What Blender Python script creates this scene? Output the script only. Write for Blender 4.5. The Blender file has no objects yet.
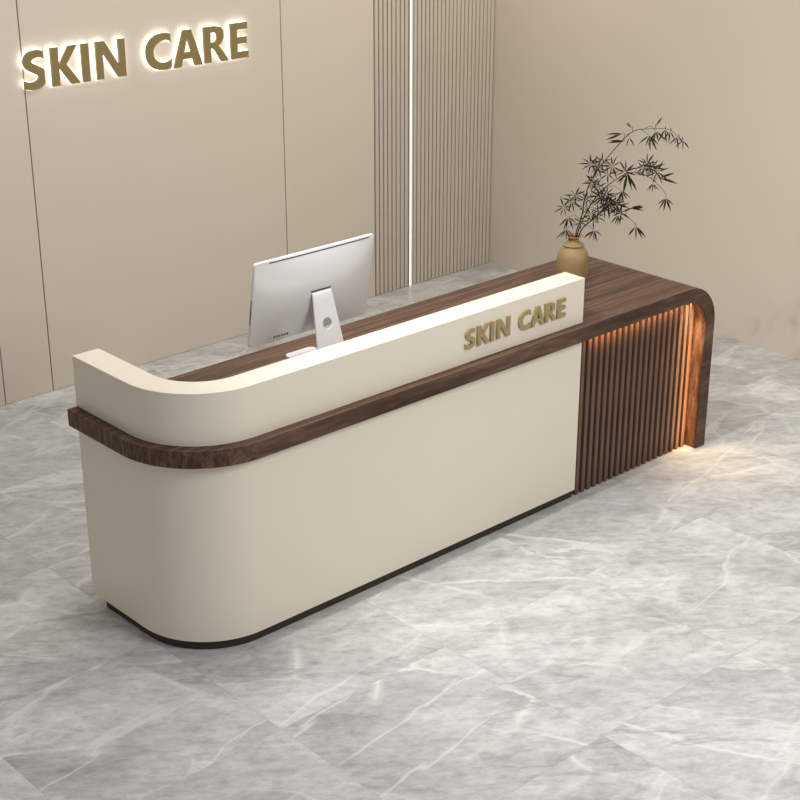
import bpy, bmesh, math, random
from mathutils import Vector, Matrix
random.seed(7)
S = bpy.context.scene
COL = S.collection
PI = math.pi

# ------------------------------------------------------------------ materials
def new_mat(name):
    m = bpy.data.materials.new(name); m.use_nodes = True
    nt = m.node_tree
    return m, nt, nt.nodes['Principled BSDF']

def ramp(nt, stops):
    r = nt.nodes.new('ShaderNodeValToRGB')
    els = r.color_ramp.elements
    while len(els) < len(stops): els.new(.5)
    for e, (p, c) in zip(els, stops):
        e.position = p; e.color = (*c, 1)
    return r

def plain(name, col, rough=.5, metal=0., spec=.5, var=.04, scale=6):
    """one paint colour with a faint procedural mottling"""
    m, nt, b = new_mat(name)
    tc = nt.nodes.new('ShaderNodeTexCoord')
    n = nt.nodes.new('ShaderNodeTexNoise'); n.inputs['Scale'].default_value = scale; n.inputs['Detail'].default_value = 3
    nt.links.new(tc.outputs['Object'], n.inputs['Vector'])
    r = ramp(nt, [(.3, tuple(c*(1-var) for c in col)), (.7, tuple(min(1, c*(1+var)) for c in col))])
    nt.links.new(n.outputs['Fac'], r.inputs[0]); nt.links.new(r.outputs[0], b.inputs['Base Color'])
    b.inputs['Roughness'].default_value = rough; b.inputs['Metallic'].default_value = metal
    b.inputs['Specular IOR Level'].default_value = spec
    return m

def wood(name, dark, mid, light, stretch, rough=.45, spec=.24):
    m, nt, b = new_mat(name)
    N = nt.nodes.new; L = nt.links.new
    tc = N('ShaderNodeTexCoord')
    mp = N('ShaderNodeMapping'); mp.inputs['Scale'].default_value = stretch
    L(tc.outputs['Object'], mp.inputs[0])
    n1 = N('ShaderNodeTexNoise'); n1.inputs['Scale'].default_value = 1.; n1.inputs['Detail'].default_value = 5; n1.inputs['Distortion'].default_value = .2
    L(mp.outputs[0], n1.inputs['Vector'])
    mp2 = N('ShaderNodeMapping'); mp2.inputs['Scale'].default_value = tuple(s*5 for s in stretch)
    L(tc.outputs['Object'], mp2.inputs[0])
    n2 = N('ShaderNodeTexNoise'); n2.inputs['Scale'].default_value = 1.; n2.inputs['Detail'].default_value = 2
    L(mp2.outputs[0], n2.inputs['Vector'])
    mx = N('ShaderNodeMath'); mx.operation = 'MULTIPLY_ADD'; mx.inputs[1].default_value = .38
    ml = N('ShaderNodeMath'); ml.operation = 'MULTIPLY'; ml.inputs[1].default_value = .62
    L(n1.outputs['Fac'], ml.inputs[0]); L(n2.outputs['Fac'], mx.inputs[0]); L(ml.outputs[0], mx.inputs[2])
    r = ramp(nt, [(.36, dark), (.5, mid), (.64, light)])
    L(mx.outputs[0], r.inputs[0]); L(r.outputs[0], b.inputs['Base Color'])
    b.inputs['Roughness'].default_value = rough; b.inputs['Specular IOR Level'].default_value = spec
    return m

def glow(name, col, strength):
    m = bpy.data.materials.new(name); m.use_nodes = True
    nt = m.node_tree; nt.nodes.remove(nt.nodes['Principled BSDF'])
    e = nt.nodes.new('ShaderNodeEmission'); e.inputs[0].default_value = (*col, 1); e.inputs[1].default_value = strength
    nt.links.new(e.outputs[0], nt.nodes['Material Output'].inputs[0])
    return m

TX, TY, X0, Y0 = .70, .69, -.692, -1.135
def marble_floor():
    m, nt, b = new_mat('grey marble tile')
    N = nt.nodes.new; L = nt.links.new
    def math_(op, a, c=None, d=None):
        n = N('ShaderNodeMath'); n.operation = op
        for i, v in enumerate((a, c, d)):
            if v is None: continue
            if isinstance(v, (int, float)): n.inputs[i].default_value = v
            else: L(v, n.inputs[i])
        return n.outputs[0]
    tc = N('ShaderNodeTexCoord'); sp = N('ShaderNodeSeparateXYZ'); L(tc.outputs['Object'], sp.inputs[0])
    u = math_('DIVIDE', math_('SUBTRACT', sp.outputs[0], X0), TX)
    v = math_('DIVIDE', math_('SUBTRACT', sp.outputs[1], Y0), TY)
    fu, fv = math_('FLOOR', u), math_('FLOOR', v)
    ru, rv = math_('FRACT', u), math_('FRACT', v)
    # per-tile random shift of the stone pattern
    cell = N('ShaderNodeCombineXYZ'); L(fu, cell.inputs[0]); L(fv, cell.inputs[1])
    wn = N('ShaderNodeTexWhiteNoise'); wn.noise_dimensions = '3D'; L(cell.outputs[0], wn.inputs['Vector'])
    sc = N('ShaderNodeVectorMath'); sc.operation = 'SCALE'; sc.inputs['Scale'].default_value = 9.
    L(wn.outputs['Color'], sc.inputs[0])
    ad = N('ShaderNodeVectorMath'); ad.operation = 'ADD'; L(tc.outputs['Object'], ad.inputs[0]); L(sc.outputs[0], ad.inputs[1])
    def turned(deg, sx, sy, loc=(0, 0, 0)):
        """coordinates turned by deg, then stretched along the turned x axis"""
        a = N('ShaderNodeMapping'); a.vector_type = 'TEXTURE'
        a.inputs['Rotation'].default_value = (0, 0, math.radians(deg)); a.inputs['Scale'].default_value = (sx, sy, 1); a.inputs['Location'].default_value = loc
        L(ad.outputs[0], a.inputs[0]); return a.outputs[0]
    def noise(vec, scale, detail, rough=.5, dist=0.):
        n = N('ShaderNodeTexNoise'); n.inputs['Scale'].default_value = scale; n.inputs['Detail'].default_value = detail
        n.inputs['Roughness'].default_value = rough; n.inputs['Distortion'].default_value = dist
        L(vec, n.inputs['Vector']); return n
    def mixc(fac, a, c, mode='MIX'):
        n = N('ShaderNodeMix'); n.data_type = 'RGBA'; n.blend_type = mode
        for s_, v in ((n.inputs[0], fac), (n.inputs[6], a), (n.inputs[7], c)):
            if hasattr(v, 'default_value') or hasattr(v, 'is_linked'): L(v, s_)
            elif isinstance(v, tuple): s_.default_value = (*v, 1)
            else: s_.default_value = v
        return n.outputs[2]
    flow = turned(-32, 1.5, .72)
    clouds = noise(flow, 2.4, 12, .74, .25)
    base = ramp(nt, FLOOR_RAMP); L(clouds.outputs['Fac'], base.inputs[0])
    fine = noise(turned(-38, 1.5, .8), 24, 8, .75, .2)
    gr = ramp(nt, [(.32, (.74,)*3), (.5, (1., 1., 1.)), (.68, (1.16,)*3)]); L(fine.outputs['Fac'], gr.inputs[0])
    col = mixc(1., base.outputs[0], gr.outputs[0], 'MULTIPLY')
    # broken shards of stone, pale along some of their edges
    wob = noise(ad.outputs[0], 3.0, 4, .55)
    wv = N('ShaderNodeVectorMath'); wv.operation = 'MULTIPLY_ADD'; wv.inputs[1].default_value = (.13, .13, 0)
    L(wob.outputs['Color'], wv.inputs[0]); L(ad.outputs[0], wv.inputs[2])
    def vor(feature, scale):
        q = N('ShaderNodeMapping'); q.vector_type = 'TEXTURE'; q.inputs['Rotation'].default_value = (0, 0, math.radians(-50)); q.inputs['Scale'].default_value = (1.7, .75, 1)
        L(wv.outputs[0], q.inputs[0])
        n = N('ShaderNodeTexVoronoi'); n.feature = feature; n.voronoi_dimensions = '2D'; n.inputs['Scale'].default_value = scale
        L(q.outputs[0], n.inputs['Vector']); return n
    sep = N('ShaderNodeSeparateColor'); L(vor('F1', 2.6).outputs['Color'], sep.inputs[0])
    sh = math_('MULTIPLY_ADD', sep.outputs[0], .18, .91)
    cs = N('ShaderNodeCombineXYZ')
    for i in range(3): L(sh, cs.inputs[i])
    col = mixc(1., col, cs.outputs[0], 'MULTIPLY')
    nm = noise(ad.outputs[0], 2.1, 2)
    ed = ramp(nt, [(0, (.75,)*3), (.012, (.4,)*3), (.04, (0, 0, 0))]); L(vor('DISTANCE_TO_EDGE', 2.6).outputs['Distance'], ed.inputs[0])
    col = mixc(math_('MULTIPLY', ed.outputs[0], ramp_out(nt, nm.outputs['Fac'], .46, .62)), col, (.80, .79, .77))
    # pale hair veins
    n2 = noise(turned(12, 2.6, .7, (3, 7, 0)), 1.7, 5, .5, .2)
    veins = ramp(nt, [(0, (.55,)*3), (.006, (.3,)*3), (.016, (0, 0, 0))]); L(math_('ABSOLUTE', math_('SUBTRACT', n2.outputs['Fac'], .5)), veins.inputs[0])
    col = mixc(math_('MULTIPLY', veins.outputs[0], ramp_out(nt, nm.outputs['Fac'], .60, .48)), col, (.80, .79, .77))
    # darker drawn-out streaks
    n3 = noise(turned(-36, 3.2, .5, (11, 2, 0)), 1.5, 7, .6, .25)
    st = ramp(nt, [(.0, (0, 0, 0)), (.002, (.55,)*3), (.035, (0, 0, 0))]); L(math_('SUBTRACT', n3.outputs['Fac'], .54), st.inputs[0])
    col = mixc(math_('MULTIPLY', st.outputs[0], ramp_out(nt, nm.outputs['Fac'], .42, .6)), col, (.25, .245, .235))
    # tile-to-tile tone
    tone = math_('MULTIPLY_ADD', wn.outputs['Value'], .09, .955)
    mt = N('ShaderNodeMix'); mt.data_type = 'RGBA'; mt.blend_type = 'MULTIPLY'; mt.inputs[0].default_value = 1
    ct = N('ShaderNodeCombineXYZ')
    for i in range(3): L(tone, ct.inputs[i])
    L(col, mt.inputs[6]); L(ct.outputs[0], mt.inputs[7])
    # hairline joints
    ju = math_('MINIMUM', ru, math_('SUBTRACT', 1., ru)); jv = math_('MINIMUM', rv, math_('SUBTRACT', 1., rv))
    j = math_('LESS_THAN', math_('MINIMUM', ju, jv), .0016)
    mj = N('ShaderNodeMix'); mj.data_type = 'RGBA'; L(math_('MULTIPLY', j, .24), mj.inputs[0]); L(mt.outputs[2], mj.inputs[6]); mj.inputs[7].default_value = (.16, .155, .15, 1)
    L(mj.outputs[2], b.inputs['Base Color'])
    b.inputs['Roughness'].default_value = .30; b.inputs['Specular IOR Level'].default_value = .22
    return m

def ramp_out(nt, sock, a, c):
    mr = nt.nodes.new('ShaderNodeMapRange'); mr.inputs['From Min'].default_value = a; mr.inputs['From Max'].default_value = c
    nt.links.new(sock, mr.inputs['Value'])
    return mr.outputs[0]

FLOOR_RAMP = [(.30, (.35, .349, .345)), (.45, (.50, .499, .493)), (.56, (.595, .594, .586)), (.72, (.71, .709, .70))]
M = dict(
    wall=plain('beige wall paint', (.645, .57, .478), .55, spec=.3, var=.015, scale=1.5),
    gap=plain('dark panel gap', (.05, .04, .03), .8),
    floor=marble_floor(),
    cream=plain('cream lacquer', (.79, .722, .605), .25, spec=.45, var=.006, scale=3),
    walnut=wood('dark walnut', (.042, .021, .013), (.095, .051, .033), (.185, .106, .068), (1.6, 60, 11)),
    slat=wood('walnut slat', (.10, .057, .039), (.15, .088, .062), (.20, .122, .088), (30, 30, 1.2)),
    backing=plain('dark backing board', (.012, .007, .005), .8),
    plinth=plain('dark brown plinth', (.030, .018, .014), .4),
    taupe=plain('taupe slat paint', (.58, .515, .43), .5, spec=.3, var=.02),
    taupe_back=plain('shadow gap backing', (.10, .08, .06), .8),  # colour darkened to give the shadow lines between the wall slats
    gold=plain('brushed gold', (.30, .225, .095), .45, metal=.35, var=.06, scale=30),
    olive=plain('gold lettering', (.40, .32, .155), .42, metal=.3, var=.05, scale=30),
    white=plain('white aluminium shell', (.74, .74, .75), .28, metal=.15, var=.004),
    dark=plain('black plastic', (.015, .015, .017), .4),
    screen=plain('black glass screen', (.01, .01, .012), .08),
    vase=plain('mustard ceramic', (.295, .197, .085), .6, var=.06, scale=18),
    vase_in=plain('rust vase throat', (.16, .045, .02), .4, var=.1, scale=30),
    stem=plain('dark brown stem', (.016, .011, .007), .6, spec=.2),
    leaf=plain('dark olive leaf', (.020, .017, .010), .6, spec=.2, var=.25, scale=40),
    halo=glow('warm white halo', (1., .955, .86), 3.6),
    strip=glow('white light strip', (1., .97, .91), 1.8),
    amber_top=glow('amber light strip upper', (1., .60, .26), 4.),
)

# ------------------------------------------------------------------ helpers
def link(name, bm, mat, parent=None, smooth=35, bevel=0., seg=2):
    bmesh.ops.recalc_face_normals(bm, faces=bm.faces)
    me = bpy.data.meshes.new(name); bm.to_mesh(me); bm.free()
    mats = mat if isinstance(mat, (list, tuple)) else [mat]
    for k in mats: me.materials.append(k)
    o = bpy.data.objects.new(name, me); COL.objects.link(o)
    if parent is not None: o.parent = parent
    if smooth:
        me.shade_smooth(); me.set_sharp_from_angle(angle=math.radians(smooth))
    if bevel:
        b = o.modifiers.new('bevel', 'BEVEL'); b.width = bevel; b.segments = seg; b.limit_method = 'ANGLE'; b.angle_limit = math.radians(40)
        b.harden_normals = True
    return o

def thing(name, label, cat, loc=(0, 0, 0), group=None):
    o = bpy.data.objects.new(name, None); COL.objects.link(o); o.location = loc
    o.empty_display_size = .05
    return tag(o, label, cat, group)
def tag(o, label, cat, group=None):
    o['label'] = label; o['category'] = cat; o['kind'] = 'thing'
    if group: o['group'] = group
    return o
def struct(o, label, cat):
    o['kind'] = 'structure'; o['label'] = label; o['category'] = cat
    return o

def box(bm, a, b):
    vs = [bm.verts.new((x, y, z)) for x in (a[0], b[0]) for y in (a[1], b[1]) for z in (a[2], b[2])]
    for f in ((0, 1, 3, 2), (4, 6, 7, 5), (0, 4, 5, 1), (2, 3, 7, 6), (0, 2, 6, 4), (1, 5, 7, 3)):
        bm.faces.new([vs[i] for i in f])
def boxbm(*ab):
    bm = bmesh.new()
    for a, b in ab: box(bm, a, b)
    return bm

def prism(bm, pts, z0, z1):
    """closed outline in plan, extruded upwards"""
    lo = [bm.verts.new((x, y, z0)) for x, y in pts]; hi = [bm.verts.new((x, y, z1)) for x, y in pts]
    n = len(pts)
    bm.faces.new(lo[::-1]); bm.faces.new(hi)
    for i in range(n): bm.faces.new((lo[i], lo[(i+1) % n], hi[(i+1) % n], hi[i]))

def lathe(bm, prof, seg=48, mat=None):
    rings = []
    for r, z in prof:
        if r < 1e-6: rings.append([bm.verts.new((0, 0, z))])
        else: rings.append([bm.verts.new((r*math.cos(2*PI*k/seg), r*math.sin(2*PI*k/seg), z)) for k in range(seg)])
    for q, (a, b) in enumerate(zip(rings, rings[1:])):
        for k in range(seg):
            k2 = (k+1) % seg
            if len(a) == 1: f = bm.faces.new((a[0], b[k], b[k2]))
            elif len(b) == 1: f = bm.faces.new((a[k], b[0], a[k2]))
            else: f = bm.faces.new((a[k], b[k], b[k2], a[k2]))
            if mat: f.material_index = mat[q]

def tube(bm, pts, radii, seg=7):
    rings = []
    for i, p in enumerate(pts):
        p = Vector(p)
        d = (Vector(pts[min(i+1, len(pts)-1)]) - Vector(pts[max(i-1, 0)])).normalized()
        a = d.cross(Vector((.3, .5, .81))).normalized(); c = d.cross(a)
        rings.append([bm.verts.new(p + radii[i]*(a*math.cos(2*PI*k/seg) + c*math.sin(2*PI*k/seg))) for k in range(seg)])
    for a, b in zip(rings, rings[1:]):
        for k in range(seg): bm.faces.new((a[k], a[(k+1) % seg], b[(k+1) % seg], b[k]))
    bm.faces.new(rings[0][::-1]); bm.faces.new(rings[-1])

def catmull(pts, n=8):
    P = [Vector(p) for p in pts]; out = []
    for i in range(len(P)-1):
        a, b, c, d = P[max(i-1, 0)], P[i], P[i+1], P[min(i+2, len(P)-1)]
        for k in range(n):
            t = k/n
            out.append(.5*((2*b) + (c-a)*t + (2*a-5*b+4*c-d)*t*t + (3*b-a-3*c+d)*t**3))
    out.append(P[-1])
    return out

# ------------------------------------------------------------------ letters (unit cap height, x to the right)
def stroke(path, wid, n=10):
    c = catmull([(*p, 0) for p in path], n)
    w = catmull([(x, 0, 0) for x in wid], n)
    L_, R_ = [], []
    for i, p in enumerate(c):
        d = (c[min(i+1, len(c)-1)] - c[max(i-1, 0)]).normalized(); nrm = Vector((-d.y, d.x, 0))*w[i].x
        L_.append((p+nrm)); R_.append((p-nrm))
    return [(p.x, p.y) for p in L_] + [(p.x, p.y) for p in reversed(R_)]
def arc(pts, n=8): return [(p.x, p.y) for p in catmull([(*q, 0) for q in pts], n)]
def cut(poly, xmax=None, xmin=None):
    return [(min(max(x, xmin if xmin is not None else -9), xmax if xmax is not None else 9), y) for x, y in poly]
GLYPH = {
 'S': [cut(stroke([(.70, .83), (.56, .885), (.40, .905), (.22, .855), (.135, .73), (.20, .61), (.36, .515), (.51, .42), (.56, .28), (.47, .145), (.28, .095), (.12, .115), (-.06, .175)],
                  [.095, .095, .095, .11, .115, .115, .115, .115, .115, .11, .095, .098, .10]), .62, .015)],
 'K': [[(0, 0), (0, 1), (.23, 1), (.23, .545), (.54, 1), (.80, 1), (.45, .53), (.85, 0), (.56, 0), (.23, .47), (.23, 0)]],
 'I': [[(0, 0), (0, 1), (.23, 1), (.23, 0)]],
 'N': [[(0, 0), (0, 1), (.27, 1), (.70, .32), (.70, 1), (.91, 1), (.91, 0), (.65, 0), (.21, .69), (.21, 0)]],
 'C': [cut(stroke([(.92, .80), (.74, .885), (.56, .90), (.34, .84), (.175, .70), (.12, .5), (.175, .29), (.34, .15), (.56, .10), (.74, .12), (.92, .19)],
                  [.10, .098, .10, .115, .12, .12, .12, .115, .10, .10, .105]), .82)],
 'A': [[(0, 0), (.36, 1), (.63, 1), (.975, 0), (.71, 0), (.645, .21), (.315, .21), (.255, 0)], [(.372, .395), (.482, .77), (.592, .395)]],
 'R': [[(0, 0), (0, 1)] + arc([(.38, 1), (.56, .965), (.665, .86), (.685, .70), (.62, .54), (.50, .45)], 6) + [(.58, .36), (.845, 0), (.575, 0), (.37, .33), (.30, .385), (.23, .385), (.23, 0)],
       [(.23, .555), (.23, .825)] + arc([(.34, .825), (.42, .80), (.455, .70), (.43, .60), (.34, .555)], 5)],
 'E': [[(0, 0), (0, 1), (.59, 1), (.59, .81), (.23, .81), (.23, .6), (.56, .6), (.56, .41), (.23, .41), (.23, .19), (.61, .19), (.61, 0)]],
}
ADV = [('S', 0.), ('K', .83), ('I', 1.745), ('N', 2.185), ('C', 3.755), ('A', 4.635), ('R', 5.68), ('E', 6.61)]
def letter_mesh(ch, h, depth, grow=0.):
    """a solid letter standing in the x-z plane, its face towards -y"""
    cu = bpy.data.curves.new('letter', 'CURVE'); cu.dimensions = '2D'; cu.fill_mode = 'BOTH'
    cu.extrude = depth/2; cu.offset = grow
    for poly in GLYPH[ch]:
        s = cu.splines.new('POLY'); s.points.add(len(poly)-1); s.use_cyclic_u = True
        for p, (x, y) in zip(s.points, poly): p.co = (x*h, y*h, 0, 1)
    o = bpy.data.objects.new('letter', cu); COL.objects.link(o)
    bpy.context.view_layer.update()
    me = bpy.data.meshes.new_from_object(o.evaluated_get(bpy.context.evaluated_depsgraph_get()))
    bpy.data.objects.remove(o); bpy.data.curves.remove(cu)
    me.transform(Matrix.Rotation(PI/2, 4, 'X'))
    return me
def letter(ch, name, h, depth, loc, mat, parent, grow=0.):
    me = letter_mesh(ch, h, depth, grow); me.materials.clear(); me.materials.append(mat)
    me.shade_flat()
    o = bpy.data.objects.new(name, me); COL.objects.link(o); o.location = loc; o.parent = parent
    return o
BRANCHES = {
 'tall': ([(0.0029, -0.0027, -0.0238), (0.007, -0.0065, 0.0144), (0.0282, -0.0123, 0.0731), (0.0432, -0.0125, 0.1504), (0.0633, -0.0175, 0.2131), (0.0924, -0.0307, 0.2663), (0.1283, -0.0501, 0.3146), (0.1576, -0.0771, 0.3652), (0.1877, -0.1047, 0.4091), (0.2094, -0.1315, 0.4284), (0.2384, -0.165, 0.4323), (0.2641, -0.1954, 0.4352), (0.2901, -0.2261, 0.4309), (0.3063, -0.2546, 0.4087), (0.3381, -0.2838, 0.3705)],
   [(-0.0345, 0.0102, 0.0333, 0.0479, 205, 335, 5), (-0.0291, 0.008, 0.0828, 0.0402, 205, 335, 5), (-0.0305, 0.0332, 0.1192, 0.0383, 0, 360, 8), (-0.0112, 0.0094, 0.1467, 0.0364, 0, 360, 8), (-0.006, -0.0026, 0.1715, 0.0383, 0, 360, 7), (0.04, -0.0176, 0.152, 0.0287, 0, 360, 8), (0.0604, 0.0057, 0.1057, 0.0239, 0, 360, 6), (0.0406, 0.0007, 0.049, 0.0287, 0, 360, 6), (0.0857, -0.0164, 0.2089, 0.0383, 0, 360, 9), (0.0587, -0.0223, 0.2936, 0.0402, 0, 360, 9), (0.0936, -0.0288, 0.2796, 0.0383, 0, 360, 9), (0.1006, -0.0428, 0.2995, 0.0335, 0, 360, 7), (0.1278, -0.0763, 0.2826, 0.0431, 0, 360, 9), (0.1048, -0.0742, 0.2538, 0.0383, 0, 360, 6), (0.0615, -0.0391, 0.2362, 0.0335, 0, 360, 6), (0.0757, -0.0076, 0.1433, 0.0268, 0, 360, 7), (0.2088, -0.0973, 0.4292, 0.0345, 115, 150, 2), (0.1822, -0.0746, 0.4067, 0.0622, 168, 195, 2), (0.1899, -0.0822, 0.3747, 0.0575, 168, 195, 2), (0.2389, -0.1972, 0.4502, 0.0431, 55, 62, 1), (0.2306, -0.1732, 0.4085, 0.0479, 215, 330, 5), (0.2609, -0.182, 0.4217, 0.0479, 215, 330, 4), (0.2879, -0.2052, 0.4305, 0.0431, 215, 330, 3), (0.3089, -0.2145, 0.4197, 0.0402, 215, 330, 3), (0.3251, -0.2409, 0.3989, 0.0364, 215, 330, 4), (0.3036, -0.2858, 0.3963, 0.0335, 215, 330, 3), (0.1932, -0.1011, 0.3957, 0.0383, 215, 330, 2)]),
 'mid': ([(0.007, -0.0065, -0.0257), (0.0079, -0.0141, 0.0159), (0.0191, -0.0447, 0.1052), (0.0359, -0.0738, 0.1687), (0.0532, -0.1033, 0.2112), (0.0803, -0.1418, 0.2507), (0.1091, -0.1683, 0.2727), (0.1418, -0.1984, 0.2782), (0.1757, -0.2296, 0.2571), (0.2036, -0.2552, 0.2268), (0.2251, -0.275, 0.1927), (0.2289, -0.2785, 0.1696)],
   [(0.0648, -0.0524, 0.0223, 0.046, 205, 335, 5), (0.0331, -0.0571, 0.0957, 0.0364, 0, 360, 8), (0.0375, -0.088, 0.1107, 0.0335, 0, 360, 6), (0.0478, -0.0869, 0.1738, 0.0383, 0, 360, 9), (0.0416, -0.1261, 0.192, 0.0431, 0, 360, 10), (0.0935, -0.0914, 0.1429, 0.0431, 0, 360, 10), (0.0502, -0.0708, 0.2072, 0.0335, 0, 360, 7), (0.0582, -0.0905, 0.1633, 0.0335, 0, 360, 9), (0.096, -0.1726, 0.283, 0.046, 0, 360, 10), (0.1298, -0.154, 0.2645, 0.0594, 215, 330, 4), (0.1009, -0.1549, 0.2007, 0.0431, 205, 335, 6), (0.1849, -0.2069, 0.3062, 0.0383, 0, 360, 10), (0.2004, -0.2239, 0.293, 0.0431, 0, 360, 10), (0.1981, -0.2495, 0.2799, 0.0431, 0, 360, 8), (0.2014, -0.2602, 0.2557, 0.0575, -10, 25, 2), (0.1916, -0.2361, 0.2308, 0.0268, 215, 330, 5), (0.2255, -0.281, 0.1726, 0.0498, 205, 335, 5), (0.1379, -0.2224, 0.3034, 0.0335, 0, 360, 7), (0.1263, -0.2, 0.2738, 0.0383, -10, 25, 2)]),
 'low': ([(0.0066, -0.0128, -0.0241), (0.0097, -0.0225, 0.0126), (0.0164, -0.0558, 0.0611), (0.0297, -0.0952, 0.1025), (0.0478, -0.1255, 0.124), (0.0702, -0.1597, 0.1194), (0.0929, -0.1942, 0.1036), (0.1152, -0.2147, 0.0803), (0.1212, -0.2202, 0.0645)],
   [(0.0683, -0.1189, 0.1392, 0.0431, 0, 360, 10), (0.0406, -0.1697, 0.1641, 0.0431, 0, 360, 10), (0.0543, -0.182, 0.1548, 0.0431, 0, 360, 9), (0.1074, -0.1972, 0.1368, 0.0479, -10, 25, 4), (0.0636, -0.1715, 0.112, 0.0335, 215, 330, 5), (0.0851, -0.1706, 0.1188, 0.0383, 0, 360, 6), (0.0313, -0.0719, 0.0757, 0.0287, 0, 360, 6), (0.0227, -0.1016, 0.0977, 0.0287, 0, 360, 6), (0.1449, -0.2015, 0.0557, 0.0479, 205, 335, 5), (0.0265, -0.1308, 0.1403, 0.0335, 0, 360, 7)]),
}

# ------------------------------------------------------------------ the room
YW, XC, H = 2.4074, 3.8413, 3.0
XL, YF = -5.0, -5.5
bm = boxbm(((XL, YF, -.1), (XC+.15, YW+.15, 0)))
struct(link('floor', bm, M['floor'], smooth=0), 'polished grey marble tile floor with pale veins', 'floor')

bm = boxbm(((XL, YW+.02, 0), (2.941, YW+.15, H)), ((2.941, YW+.035, 0), (XC+.15, YW+.15, H)))
wall = struct(link('wall_back', bm, M['gap'], smooth=0), 'beige panelled back wall behind the reception desk', 'wall')
seams = [XL, -1.9, -.76, .661, .91, 2.33, 2.939]
for a, b in zip(seams, seams[1:]):
    link('wall_panel', boxbm(((a+.0025, YW, .001), (b-.0025, YW+.02, H))), M['wall'], wall, smooth=0, bevel=.0012, seg=1)
struct(link('wall_right', boxbm(((XC, YF, 0), (XC+.15, YW+.035, H))), M['wall'], smooth=0), 'plain beige side wall behind the vase', 'wall')

def slat_group(x0, x1, n, label):
    t = thing('slatted_wall_panel', label, 'wall panel', (x0, YW, 0), 'slatted panels on the back wall')
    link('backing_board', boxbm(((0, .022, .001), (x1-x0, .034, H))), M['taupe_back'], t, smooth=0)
    p = (x1-x0)/n; w = p*.72
    bm = boxbm(((-w/2, 0, 0), (w/2, .022, H-.001)))
    s = link('slat', bm, M['taupe'], t, smooth=30, bevel=.004, seg=3); s.location = (p/2, 0, .001)
    for k in range(1, n):
        c = s.copy(); COL.objects.link(c); c.parent = t; c.location = (p*(k+.5), 0, .001)
slat_group(2.944, 3.188, 9 - 1, 'narrow beige slatted wall panel left of the vertical light strip')
slat_group(3.222, XC-.004, 21, 'wide beige slatted wall panel between the light strip and the corner')
t = thing('wall_light_strip', 'thin white vertical light strip glowing between the slatted wall panels', 'light strip', (3.205, YW, 0))
link('channel', boxbm(((-.014, .010, .001), (.014, .034, H-.001)), ((-.014, -.0, .001), (-.009, .010, H-.001)), ((.009, -.0, .001), (.014, .010, H-.001))), M['taupe'], t, smooth=0)
link('diffuser', boxbm(((-.0034, .003, .002), (.0034, .0095, H-.002))), M['strip'], t, smooth=0)

# back-lit sign on the wall
HS = .168
t = thing('wall_sign', 'back-lit gold SKIN CARE letters glowing on the beige back wall', 'sign', (.893, YW, 1.415))
for ch, ax in ADV:
    l = letter(ch, 'letter', HS, .012, (ax*HS, -.024, 0), M['gold'], t)
    letter(ch, 'halo_light', HS, .005, (0, .0086, 0), M['halo'], l, grow=.0028)

# ------------------------------------------------------------------ the reception desk
HP, HB, HT = .69, .75, .93          # underside and top of the counter, top of the parapet
TH, OV, RC = .1015, .0368, .281     # parapet thickness, counter overhang, outer corner radius
XR, YB = 1.862, .6046
desk = thing('reception_desk', 'long cream and walnut reception desk with rounded corner and waterfall end', 'desk', (0, 0, 0))

def corner(off, n=28):
    """plan points from the left back end round the corner to the front, offset outwards by off"""
    r = RC + off
    return [(RC - r*math.cos(k/n*PI/2), RC - r*math.sin(k/n*PI/2)) for k in range(n+1)]
def shell(out, inn, x1, yb, z0, z1):
    pts = [(-out, yb)] + corner(out) + [(x1, -out), (x1, inn)] + corner(-inn)[::-1] + [(inn, yb)]
    bm = bmesh.new(); prism(bm, pts, z0, z1)
    return bm
link('front_panel', shell(0, .03, XR, YB, .0373, HP), M['cream'], desk, bevel=.0015)
link('parapet', shell(0, TH, XR, YB, HB, HT), M['cream'], desk, bevel=.0018)
link('plinth', shell(-.015, .035, XR, .545, 0.0005, .0373), M['plinth'], desk)

# counter top with the bent end that runs down to the floor, one mesh
bm = bmesh.new()
XB, YT = 2.487, .6027
ro, ri = .18, .118
pl = [(-OV, YT)] + corner(OV) + [(XB, -OV), (XB, YT)]
n = len(pl)
lo = [bm.verts.new((x, y, HP)) for x, y in pl]; hi = [bm.verts.new((x, y, HB)) for x, y in pl]
bm.faces.new(lo[::-1]); bm.faces.new(hi)
for i in range(n):
    if i == n-2: continue
    bm.faces.new((lo[i], lo[(i+1) % n], hi[(i+1) % n], hi[i]))
prof = []
for k in range(17):
    a = PI/2*(1-k/16)
    prof.append(((XB+ro*math.cos(a), HB-ro+ro*math.sin(a)), (XB+ri*math.cos(a), HP-ri+ri*math.sin(a))))
prof.append(((XB+ro+.001, .0005), (XB+ri, .0005)))
rows = []
for (ox, oz), (ix, iz) in prof:
    rows.append([bm.verts.new(c) for c in ((ox, -OV, oz), (ox, YT, oz), (ix, YT, iz), (ix, -OV, iz))])
for a, b in zip(rows, rows[1:]):
    for k in range(4): bm.faces.new((a[k], a[(k+1) % 4], b[(k+1) % 4], b[k]))
bm.faces.new(rows[-1])
bmesh.ops.remove_doubles(bm, verts=bm.verts, dist=1e-5)
link('countertop', bm, M['walnut'], desk, bevel=.0015)

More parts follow.
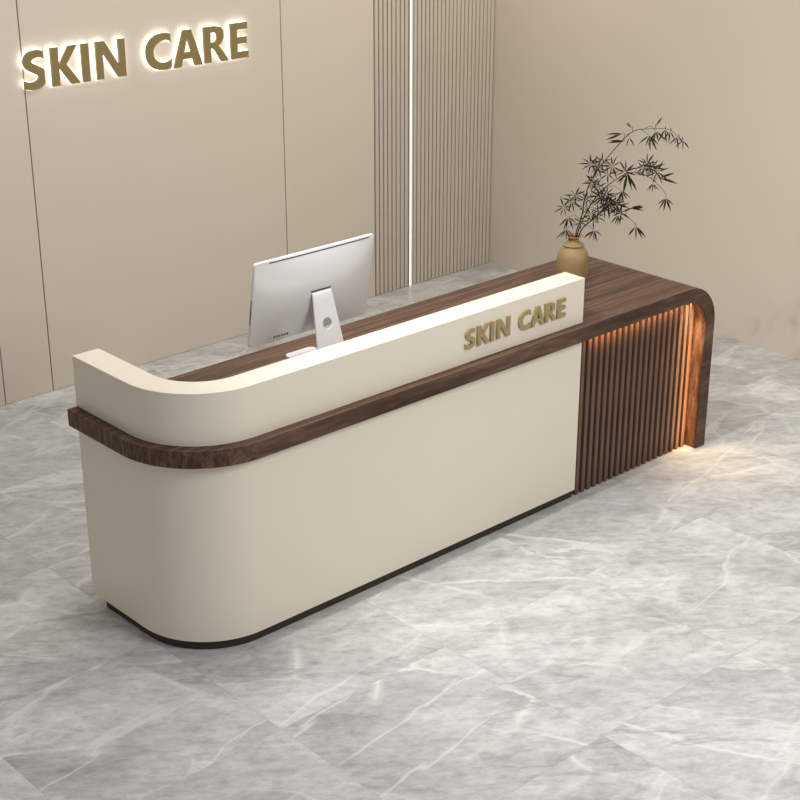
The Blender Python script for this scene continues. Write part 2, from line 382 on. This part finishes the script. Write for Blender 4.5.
# slatted front of the open end
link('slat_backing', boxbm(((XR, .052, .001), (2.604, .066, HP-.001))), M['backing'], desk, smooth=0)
NS = 20; p0 = .03595
bm = boxbm(((-.0096, .013, 0), (.0096, .052, HP-.002)))
s = link('slat', bm, M['slat'], desk, smooth=30, bevel=.002, seg=2); s.location = (1.8925, 0, .001)
for k in range(1, NS):
    c = s.copy(); COL.objects.link(c); c.parent = desk; c.location = (1.8925 + p0*k, 0, .001)
l = link('light_strip', boxbm(((1.868, -.022, HP-.004), (2.50, -.016, HP-.0005))), M['amber_top'], desk, smooth=0)
l['label'] = 'glowing amber light strip under the counter edge'
link('corner_post', boxbm(((2.5862, .022, .001), (2.6045, .0515, HP-.002))), M['walnut'], desk, smooth=0)
link('side_panel', boxbm(((XR-.02, .066, .001), (XR, .56, HP-.001))), M['cream'], desk, smooth=0)

HD = .0745
for ch, ax in ADV:
    letter(ch, 'letter', HD, .010, (1.219+ax*HD*.985, -.005, .8055), M['olive'], desk)

# ------------------------------------------------------------------ the computer
pc = thing('desktop_computer', 'silver white all-in-one computer seen from behind on the walnut counter', 'computer', (.851, .40, HB))
W2, ZB, ZT, LEAN = .2685, .108, .424, math.radians(9.2)
hx, hz = W2, (ZT-ZB)/2/math.cos(LEAN)
def pane_pt(u, v, d):
    """u, v in -1..1 over the case, d out of its back (towards -y)"""
    y = -d; z = v*hz
    return Vector((u*hx, y*math.cos(LEAN) - z*math.sin(LEAN) + .0, z*math.cos(LEAN) - y*math.sin(LEAN)*-1 + (ZB+ZT)/2))
def bulge(u, v):
    a = max(0., 1-abs(u)**2.6); b = max(0., 1-abs(v)**2.2)
    return .012 + .034*(a**.9)*(b**1.0)
def rr(u, v, r=.055):
    """pull the corners in to round them"""
    ax, az = abs(u)*hx, abs(v)*hz
    rad = .009
    dx, dz = ax-(hx-rad), az-(hz-rad)
    if dx > 0 and dz > 0:
        q = math.hypot(dx, dz); m_ = max(dx, dz)
        if q > 1e-9: ax, az = hx-rad+dx*m_/q, hz-rad+dz*m_/q
    return math.copysign(ax/hx, u), math.copysign(az/hz, v)
bm = bmesh.new()
NU, NV = 44, 30
us = [math.sin(PI/2*(-1+2*i/NU)) for i in range(NU+1)]; vs_ = [math.sin(PI/2*(-1+2*i/NV)) for i in range(NV+1)]
back = [[bm.verts.new(pane_pt(*rr(u, v), bulge(u, v))) for u in us] for v in vs_]
front = [[bm.verts.new(pane_pt(*rr(u, v), 0)) for u in us] for v in vs_]
for g in (back, front):
    for j in range(NV):
        for i in range(NU): bm.faces.new((g[j][i], g[j][i+1], g[j+1][i+1], g[j+1][i]))
ring = [(0, i) for i in range(NU)] + [(j, NU) for j in range(NV)] + [(NV, i) for i in range(NU, 0, -1)] + [(j, 0) for j in range(NV, 0, -1)]
for a, b in zip(ring, ring[1:]+ring[:1]):
    bm.faces.new((back[a[0]][a[1]], back[b[0]][b[1]], front[b[0]][b[1]], front[a[0]][a[1]]))
case = link('housing', bm, M['white'], pc, smooth=50)
def patch(u0, v0, u1, v1, out, thick, n=12):
    """a thin block that follows the curved back"""
    bm = bmesh.new(); A, B = [], []
    for (lst, o_) in ((A, out), (B, out-thick)):
        for v in (v0, v1):
            lst.append([bm.verts.new(pane_pt(u0+(u1-u0)*i/n, v, bulge(u0+(u1-u0)*i/n, v)+o_)) for i in range(n+1)])
    for i in range(n):
        bm.faces.new((A[0][i], A[0][i+1], A[1][i+1], A[1][i])); bm.faces.new((B[0][i], B[0][i+1], B[1][i+1], B[1][i]))
        for r in (0, 1): bm.faces.new((A[r][i], A[r][i+1], B[r][i+1], B[r][i]))
    for e in (0, n): bm.faces.new((A[0][e], A[1][e], B[1][e], B[0][e]))
    return bm
link('vent_slit', patch(-.78, .950, .90, .970, .0008, .003, 40), M['dark'], case, smooth=0)
for k in range(6):
    u = -.625 + k*.042
    w = .011 if k < 5 else .015
    link('port', patch(u-w, -.885, u+w, -.825 if k % 2 else -.83, .0008, .003, 2), M['dark'], case, smooth=0)
for k in range(2):
    u = -.715 + k*.04
    link('port', patch(u-.006, -.875, u+.006, -.86, .0008, .003, 2), M['dark'], case, smooth=0)
# slot on the left edge, screen on the front
bm = bmesh.new()
q = [pane_pt(-1.0, v, d) + Vector((dx, 0, 0)) for dx in (-.0008, .002) for v in (-.45, .15) for d in (.0035, .0075)]
vv = [bm.verts.new(c) for c in q]
for f in ((0, 1, 3, 2), (4, 6, 7, 5), (0, 4, 5, 1), (2, 3, 7, 6), (0, 2, 6, 4), (1, 5, 7, 3)): bm.faces.new([vv[i] for i in f])
link('disc_slot', bm, M['dark'], case, smooth=0)
bm = bmesh.new()
vv = [bm.verts.new(pane_pt(u, v, d)) for u in (-.95, .95) for v in (-.72, .93) for d in (-.0012, .002)]
for f in ((0, 1, 3, 2), (4, 6, 7, 5), (0, 4, 5, 1), (2, 3, 7, 6), (0, 2, 6, 4), (1, 5, 7, 3)): bm.faces.new([vv[i] for i in f])
link('screen', bm, M['screen'], pc, smooth=0)

# bent metal stand with a round cable hole
def stand():
    # side profile (y, z) along the middle of the sheet: foot front -> heel -> hinge
    prof = catmull([(0, .092, .004), (0, .03, .004), (0, -.065, .004), (0, -.098, .006), (0, -.105, .016), (0, -.102, .04),
                    (0, -.086, .12), (0, -.066, .21), (0, -.056, .255), (0, -.047, .270), (0, -.028, .276)], 6)
    bm = bmesh.new(); t_ = .0035
    rows = []
    tot = len(prof)-1
    for i, p in enumerate(prof):
        d = (prof[min(i+1, tot)] - prof[max(i-1, 0)]).normalized(); nr = Vector((0, -d.z, d.y))*t_
        z = p.z
        hw = .067 - .0245*min(1, max(0, z/.26))
        if i < 4: hw *= (.74, .9, .97, 1)[i]
        rows.append([bm.verts.new(p + nr + Vector((-hw, 0, 0))), bm.verts.new(p + nr + Vector((hw, 0, 0))),
                     bm.verts.new(p - nr + Vector((hw, 0, 0))), bm.verts.new(p - nr + Vector((-hw, 0, 0)))])
    for a, b in zip(rows, rows[1:]):
        for k in range(4): bm.faces.new((a[k], a[(k+1) % 4], b[(k+1) % 4], b[k]))
    bm.faces.new(rows[0]); bm.faces.new(rows[-1])
    return bm
st = link('stand', stand(), M['white'], pc, smooth=40)
st.location = (.006, 0, .0008)
# cut the cable hole
bm = bmesh.new()
bmesh.ops.create_cone(bm, cap_ends=True, segments=40, radius1=.0205, radius2=.0205, depth=.09, matrix=Matrix.Translation((.0, -.08, .158)) @ Matrix.Rotation(PI/2, 4, 'X'))
cme = bpy.data.meshes.new('cutter'); bm.to_mesh(cme); bm.free()
cut_o = bpy.data.objects.new('cutter', cme); COL.objects.link(cut_o); cut_o.location = (pc.location + st.location)
md = st.modifiers.new('hole', 'BOOLEAN'); md.operation = 'DIFFERENCE'; md.object = cut_o; md.solver = 'EXACT'
bpy.context.view_layer.update()
me = bpy.data.meshes.new_from_object(st.evaluated_get(bpy.context.evaluated_depsgraph_get()))
st.modifiers.remove(md); st.data = me
bpy.data.objects.remove(cut_o)
me.set_sharp_from_angle(angle=math.radians(40))
b = st.modifiers.new('bevel', 'BEVEL'); b.width = .0012; b.segments = 2; b.angle_limit = math.radians(50)
link('hinge_slot', boxbm(((-.0435, -.052, .2755), (.0435, -.028, .2785))), M['dark'], pc, smooth=0).location = (.006, 0, 0)

# ------------------------------------------------------------------ the vase and its branches
VX, VY = 2.204, .36
bm = bmesh.new()
prof = [(0, 0), (.046, 0), (.054, .003), (.0585, .012), (.0635, .05), (.0650, .085), (.0640, .108), (.0605, .124), (.054, .137), (.047, .1455), (.0425, .1500), (.0405, .1525), (.0412, .1560),
        (.0445, .1580), (.0448, .1600), (.0400, .1632), (.031, .1680), (.0245, .1735), (.0215, .180), (.0225, .187), (.029, .1925), (.0365, .195), (.0385, .1970),
        (.0370, .1985), (.031, .1975), (.024, .194), (.0175, .186), (.0165, .178), (.022, .165), (.038, .147), (.055, .105), (.055, .03), (.04, .008), (0, .006)]
mi = [0]*25 + [1]*(len(prof)-1-25)
lathe(bm, prof, 56, mi)
v = link('vase', bm, [M['vase'], M['vase_in']], smooth=60)
v.location = (VX, VY, HB+.0002)
tag(v, 'mustard ceramic vase with narrow neck standing at the counter end', 'vase')

VIEW = Vector((.677, .736, 0)); SIDE = Vector((.736, -.677, 0))
def leaf(bm, base, d, L_):
    d = d.normalized()
    w = L_*random.uniform(.058, .08)
    up = Vector((0, 0, 1)) - d*d.z
    side = d.cross(-VIEW + Vector((random.uniform(-.5, .5), random.uniform(-.5, .5), random.uniform(-.4, .4)))).normalized()
    nr = d.cross(side).normalized()
    sag = Vector((0, 0, -1))*L_*random.uniform(.02, .16)
    prof = [(0, .12), (.12, .45), (.32, .95), (.5, 1.), (.72, .7), (.9, .3), (1, .02)]
    rows = []
    for t_, k in prof:
        p = base + d*L_*t_ + sag*t_*t_
        rows.append([bm.verts.new(p - side*w*k + nr*w*k*.25), bm.verts.new(p - nr*w*.10*k), bm.verts.new(p + side*w*k + nr*w*k*.25)])
    for a, b in zip(rows, rows[1:]):
        for k in (0, 1): bm.faces.new((a[k], a[k+1], b[k+1], b[k]))
LAB = {'tall': 'tallest bamboo branch arching highest above the vase with drooping tip',
       'mid': 'middle bamboo branch arching right and ending in a hanging leaf fan',
       'low': 'lowest bamboo branch leaning out right just above the vase rim'}
for key, (pts, clusters) in BRANCHES.items():
    t = thing('bamboo_branch', LAB[key], 'branch', (VX, VY, HB+.195), 'branches in the mustard vase')
    path = catmull([(0.0, 0.0, -.10)] + pts[1:], 5)
    path = [Vector(p) for p in path]
    bm = bmesh.new(); n_ = len(path)
    tube(bm, path, [.0027 - .0021*i/n_ for i in range(n_)])
    # twigs from the stem to each leaf cluster
    for (x, y, z, r, a0, a1, n) in clusters:
        c = Vector((x, y, z))
        vis = [p for p in path if p.z > .03]
        cand = [p for p in vis if p.z <= z + .01] or vis
        q = min(cand, key=lambda p: (p-c).length)
        if (q-c).length > .012:
            mid = (q+c)/2 + Vector((0, 0, .010 + .12*(q-c).length))
            tw = catmull([q, mid, c], 4)
            tube(bm, tw, [.0011 - .0004*i/len(tw) for i in range(len(tw))], 5)
    link('stem', bm, M['stem'], t, smooth=60)
    bm = bmesh.new()
    for (x, y, z, r, a0, a1, n) in clusters:
        c = Vector((x, y, z))
        for k in range(n):
            a = math.radians(a0 + (a1-a0)*((k+.5)/n if n > 1 else .5) + random.uniform(-9, 9))
            d = SIDE*math.cos(a) + Vector((0, 0, 1))*math.sin(a)*1.05 + VIEW*random.uniform(-.45, .45)
            leaf(bm, c + d*.003, d, r*random.uniform(.8, 1.25))
    fo = link('foliage', bm, M['leaf'], t, smooth=0)
    so = fo.modifiers.new('blade', 'SOLIDIFY'); so.thickness = .0005

# ------------------------------------------------------------------ light
def area(name, loc, aim, size, power, col=(1, 1, 1), size_y=None, spread=None):
    d = bpy.data.lights.new(name, 'AREA'); d.energy = power; d.color = col; d.size = size
    if size_y: d.shape = 'RECTANGLE'; d.size_y = size_y
    if spread: d.spread = spread
    o = bpy.data.objects.new(name, d); COL.objects.link(o); o.location = loc
    o.rotation_euler = (Vector(aim)-Vector(loc)).to_track_quat('-Z', 'Y').to_euler()
    return o
WARM = (1., .985, .95)
def spot(name, loc, aim, angle, power, radius, col, blend):
    d = bpy.data.lights.new(name, 'SPOT'); d.energy = power; d.color = col; d.spot_size = math.radians(angle); d.spot_blend = blend; d.shadow_soft_size = radius
    o = bpy.data.objects.new(name, d); COL.objects.link(o); o.location = loc
    o.rotation_euler = (Vector(aim)-Vector(loc)).to_track_quat('-Z', 'Y').to_euler()
    return o
spot('ceiling_spot_lamp', (.15, -.05, 3.2), (2.5, -.95, 0), 88, 185, .03, WARM, .8)
for lx in (.3, 1.0):
    area('ceiling_lamp', (lx, .34, 2.9), (lx, .34, 0), .22, 8, WARM)
area('softbox_lamp', (1.25, -2.9, 2.9), (1.1, -.3, .2), 1.2, 58, (1, .99, .97))
area('wall_fill', (1.6, .7, 3.2), (1.6, 2.4, .6), 3.2, 27, WARM, .3)  # added fill that brightens the back wall and floor, not a fitting
area('wall_fill', (2.5, -.6, 3.1), (3.84, -.7, 1.1), .3, 6.2, WARM, 1.8)  # added fill to lift the right wall, no fitting there
area('corner_spot_lamp', (3.3, 1.9, 2.9), (3.8, 1.9, .9), .15, 8, (1., .84, .62))

# the desk's own warm strip lights: along the bent leg, and under the front edge of the counter
AMB = (1., .56, .22)
o = area('leg_strip_lamp', (2.569, -.031, .315), (2.588, .5, .315), .006, .95, AMB, .61)
o.rotation_euler = Matrix(((1, 0, 0), (0, 0, -1), (0, 1, 0))).to_euler()
o = area('counter_strip_lamp', (2.225, -.030, HP-.0035), (2.225, .5, .45), .62, .62, (1., .50, .20), .006, math.radians(105))
o.rotation_euler = (math.radians(66), 0, 0)
area('floor_glow_fill', (2.545, -.004, .66), (2.56, -.10, 0), .06, .8, (1., .74, .46), .045, math.radians(75))  # added fill for the warm floor glow by the leg, not a desk light

w = bpy.data.worlds.new('world'); S.world = w; w.use_nodes = True
w.node_tree.nodes['Background'].inputs[0].default_value = (1., .995, .985, 1)
w.node_tree.nodes['Background'].inputs[1].default_value = .37

# ------------------------------------------------------------------ camera
cd = bpy.data.cameras.new('camera'); cam = bpy.data.objects.new('camera', cd); COL.objects.link(cam)
cam.location = (-2.3665, -3.5669, 2.7387)
cam.rotation_euler = (PI/2 - .3985, 0, -.7431)
cd.sensor_fit = 'HORIZONTAL'; cd.sensor_width = 36; cd.lens = 1522.2/800*36
cd.clip_end = 100
S.camera = cam
S.view_settings.view_transform = 'Standard'; S.view_settings.look = 'None'
S.view_settings.exposure = 0; S.view_settings.gamma = 1; S.view_settings.use_curve_mapping = False
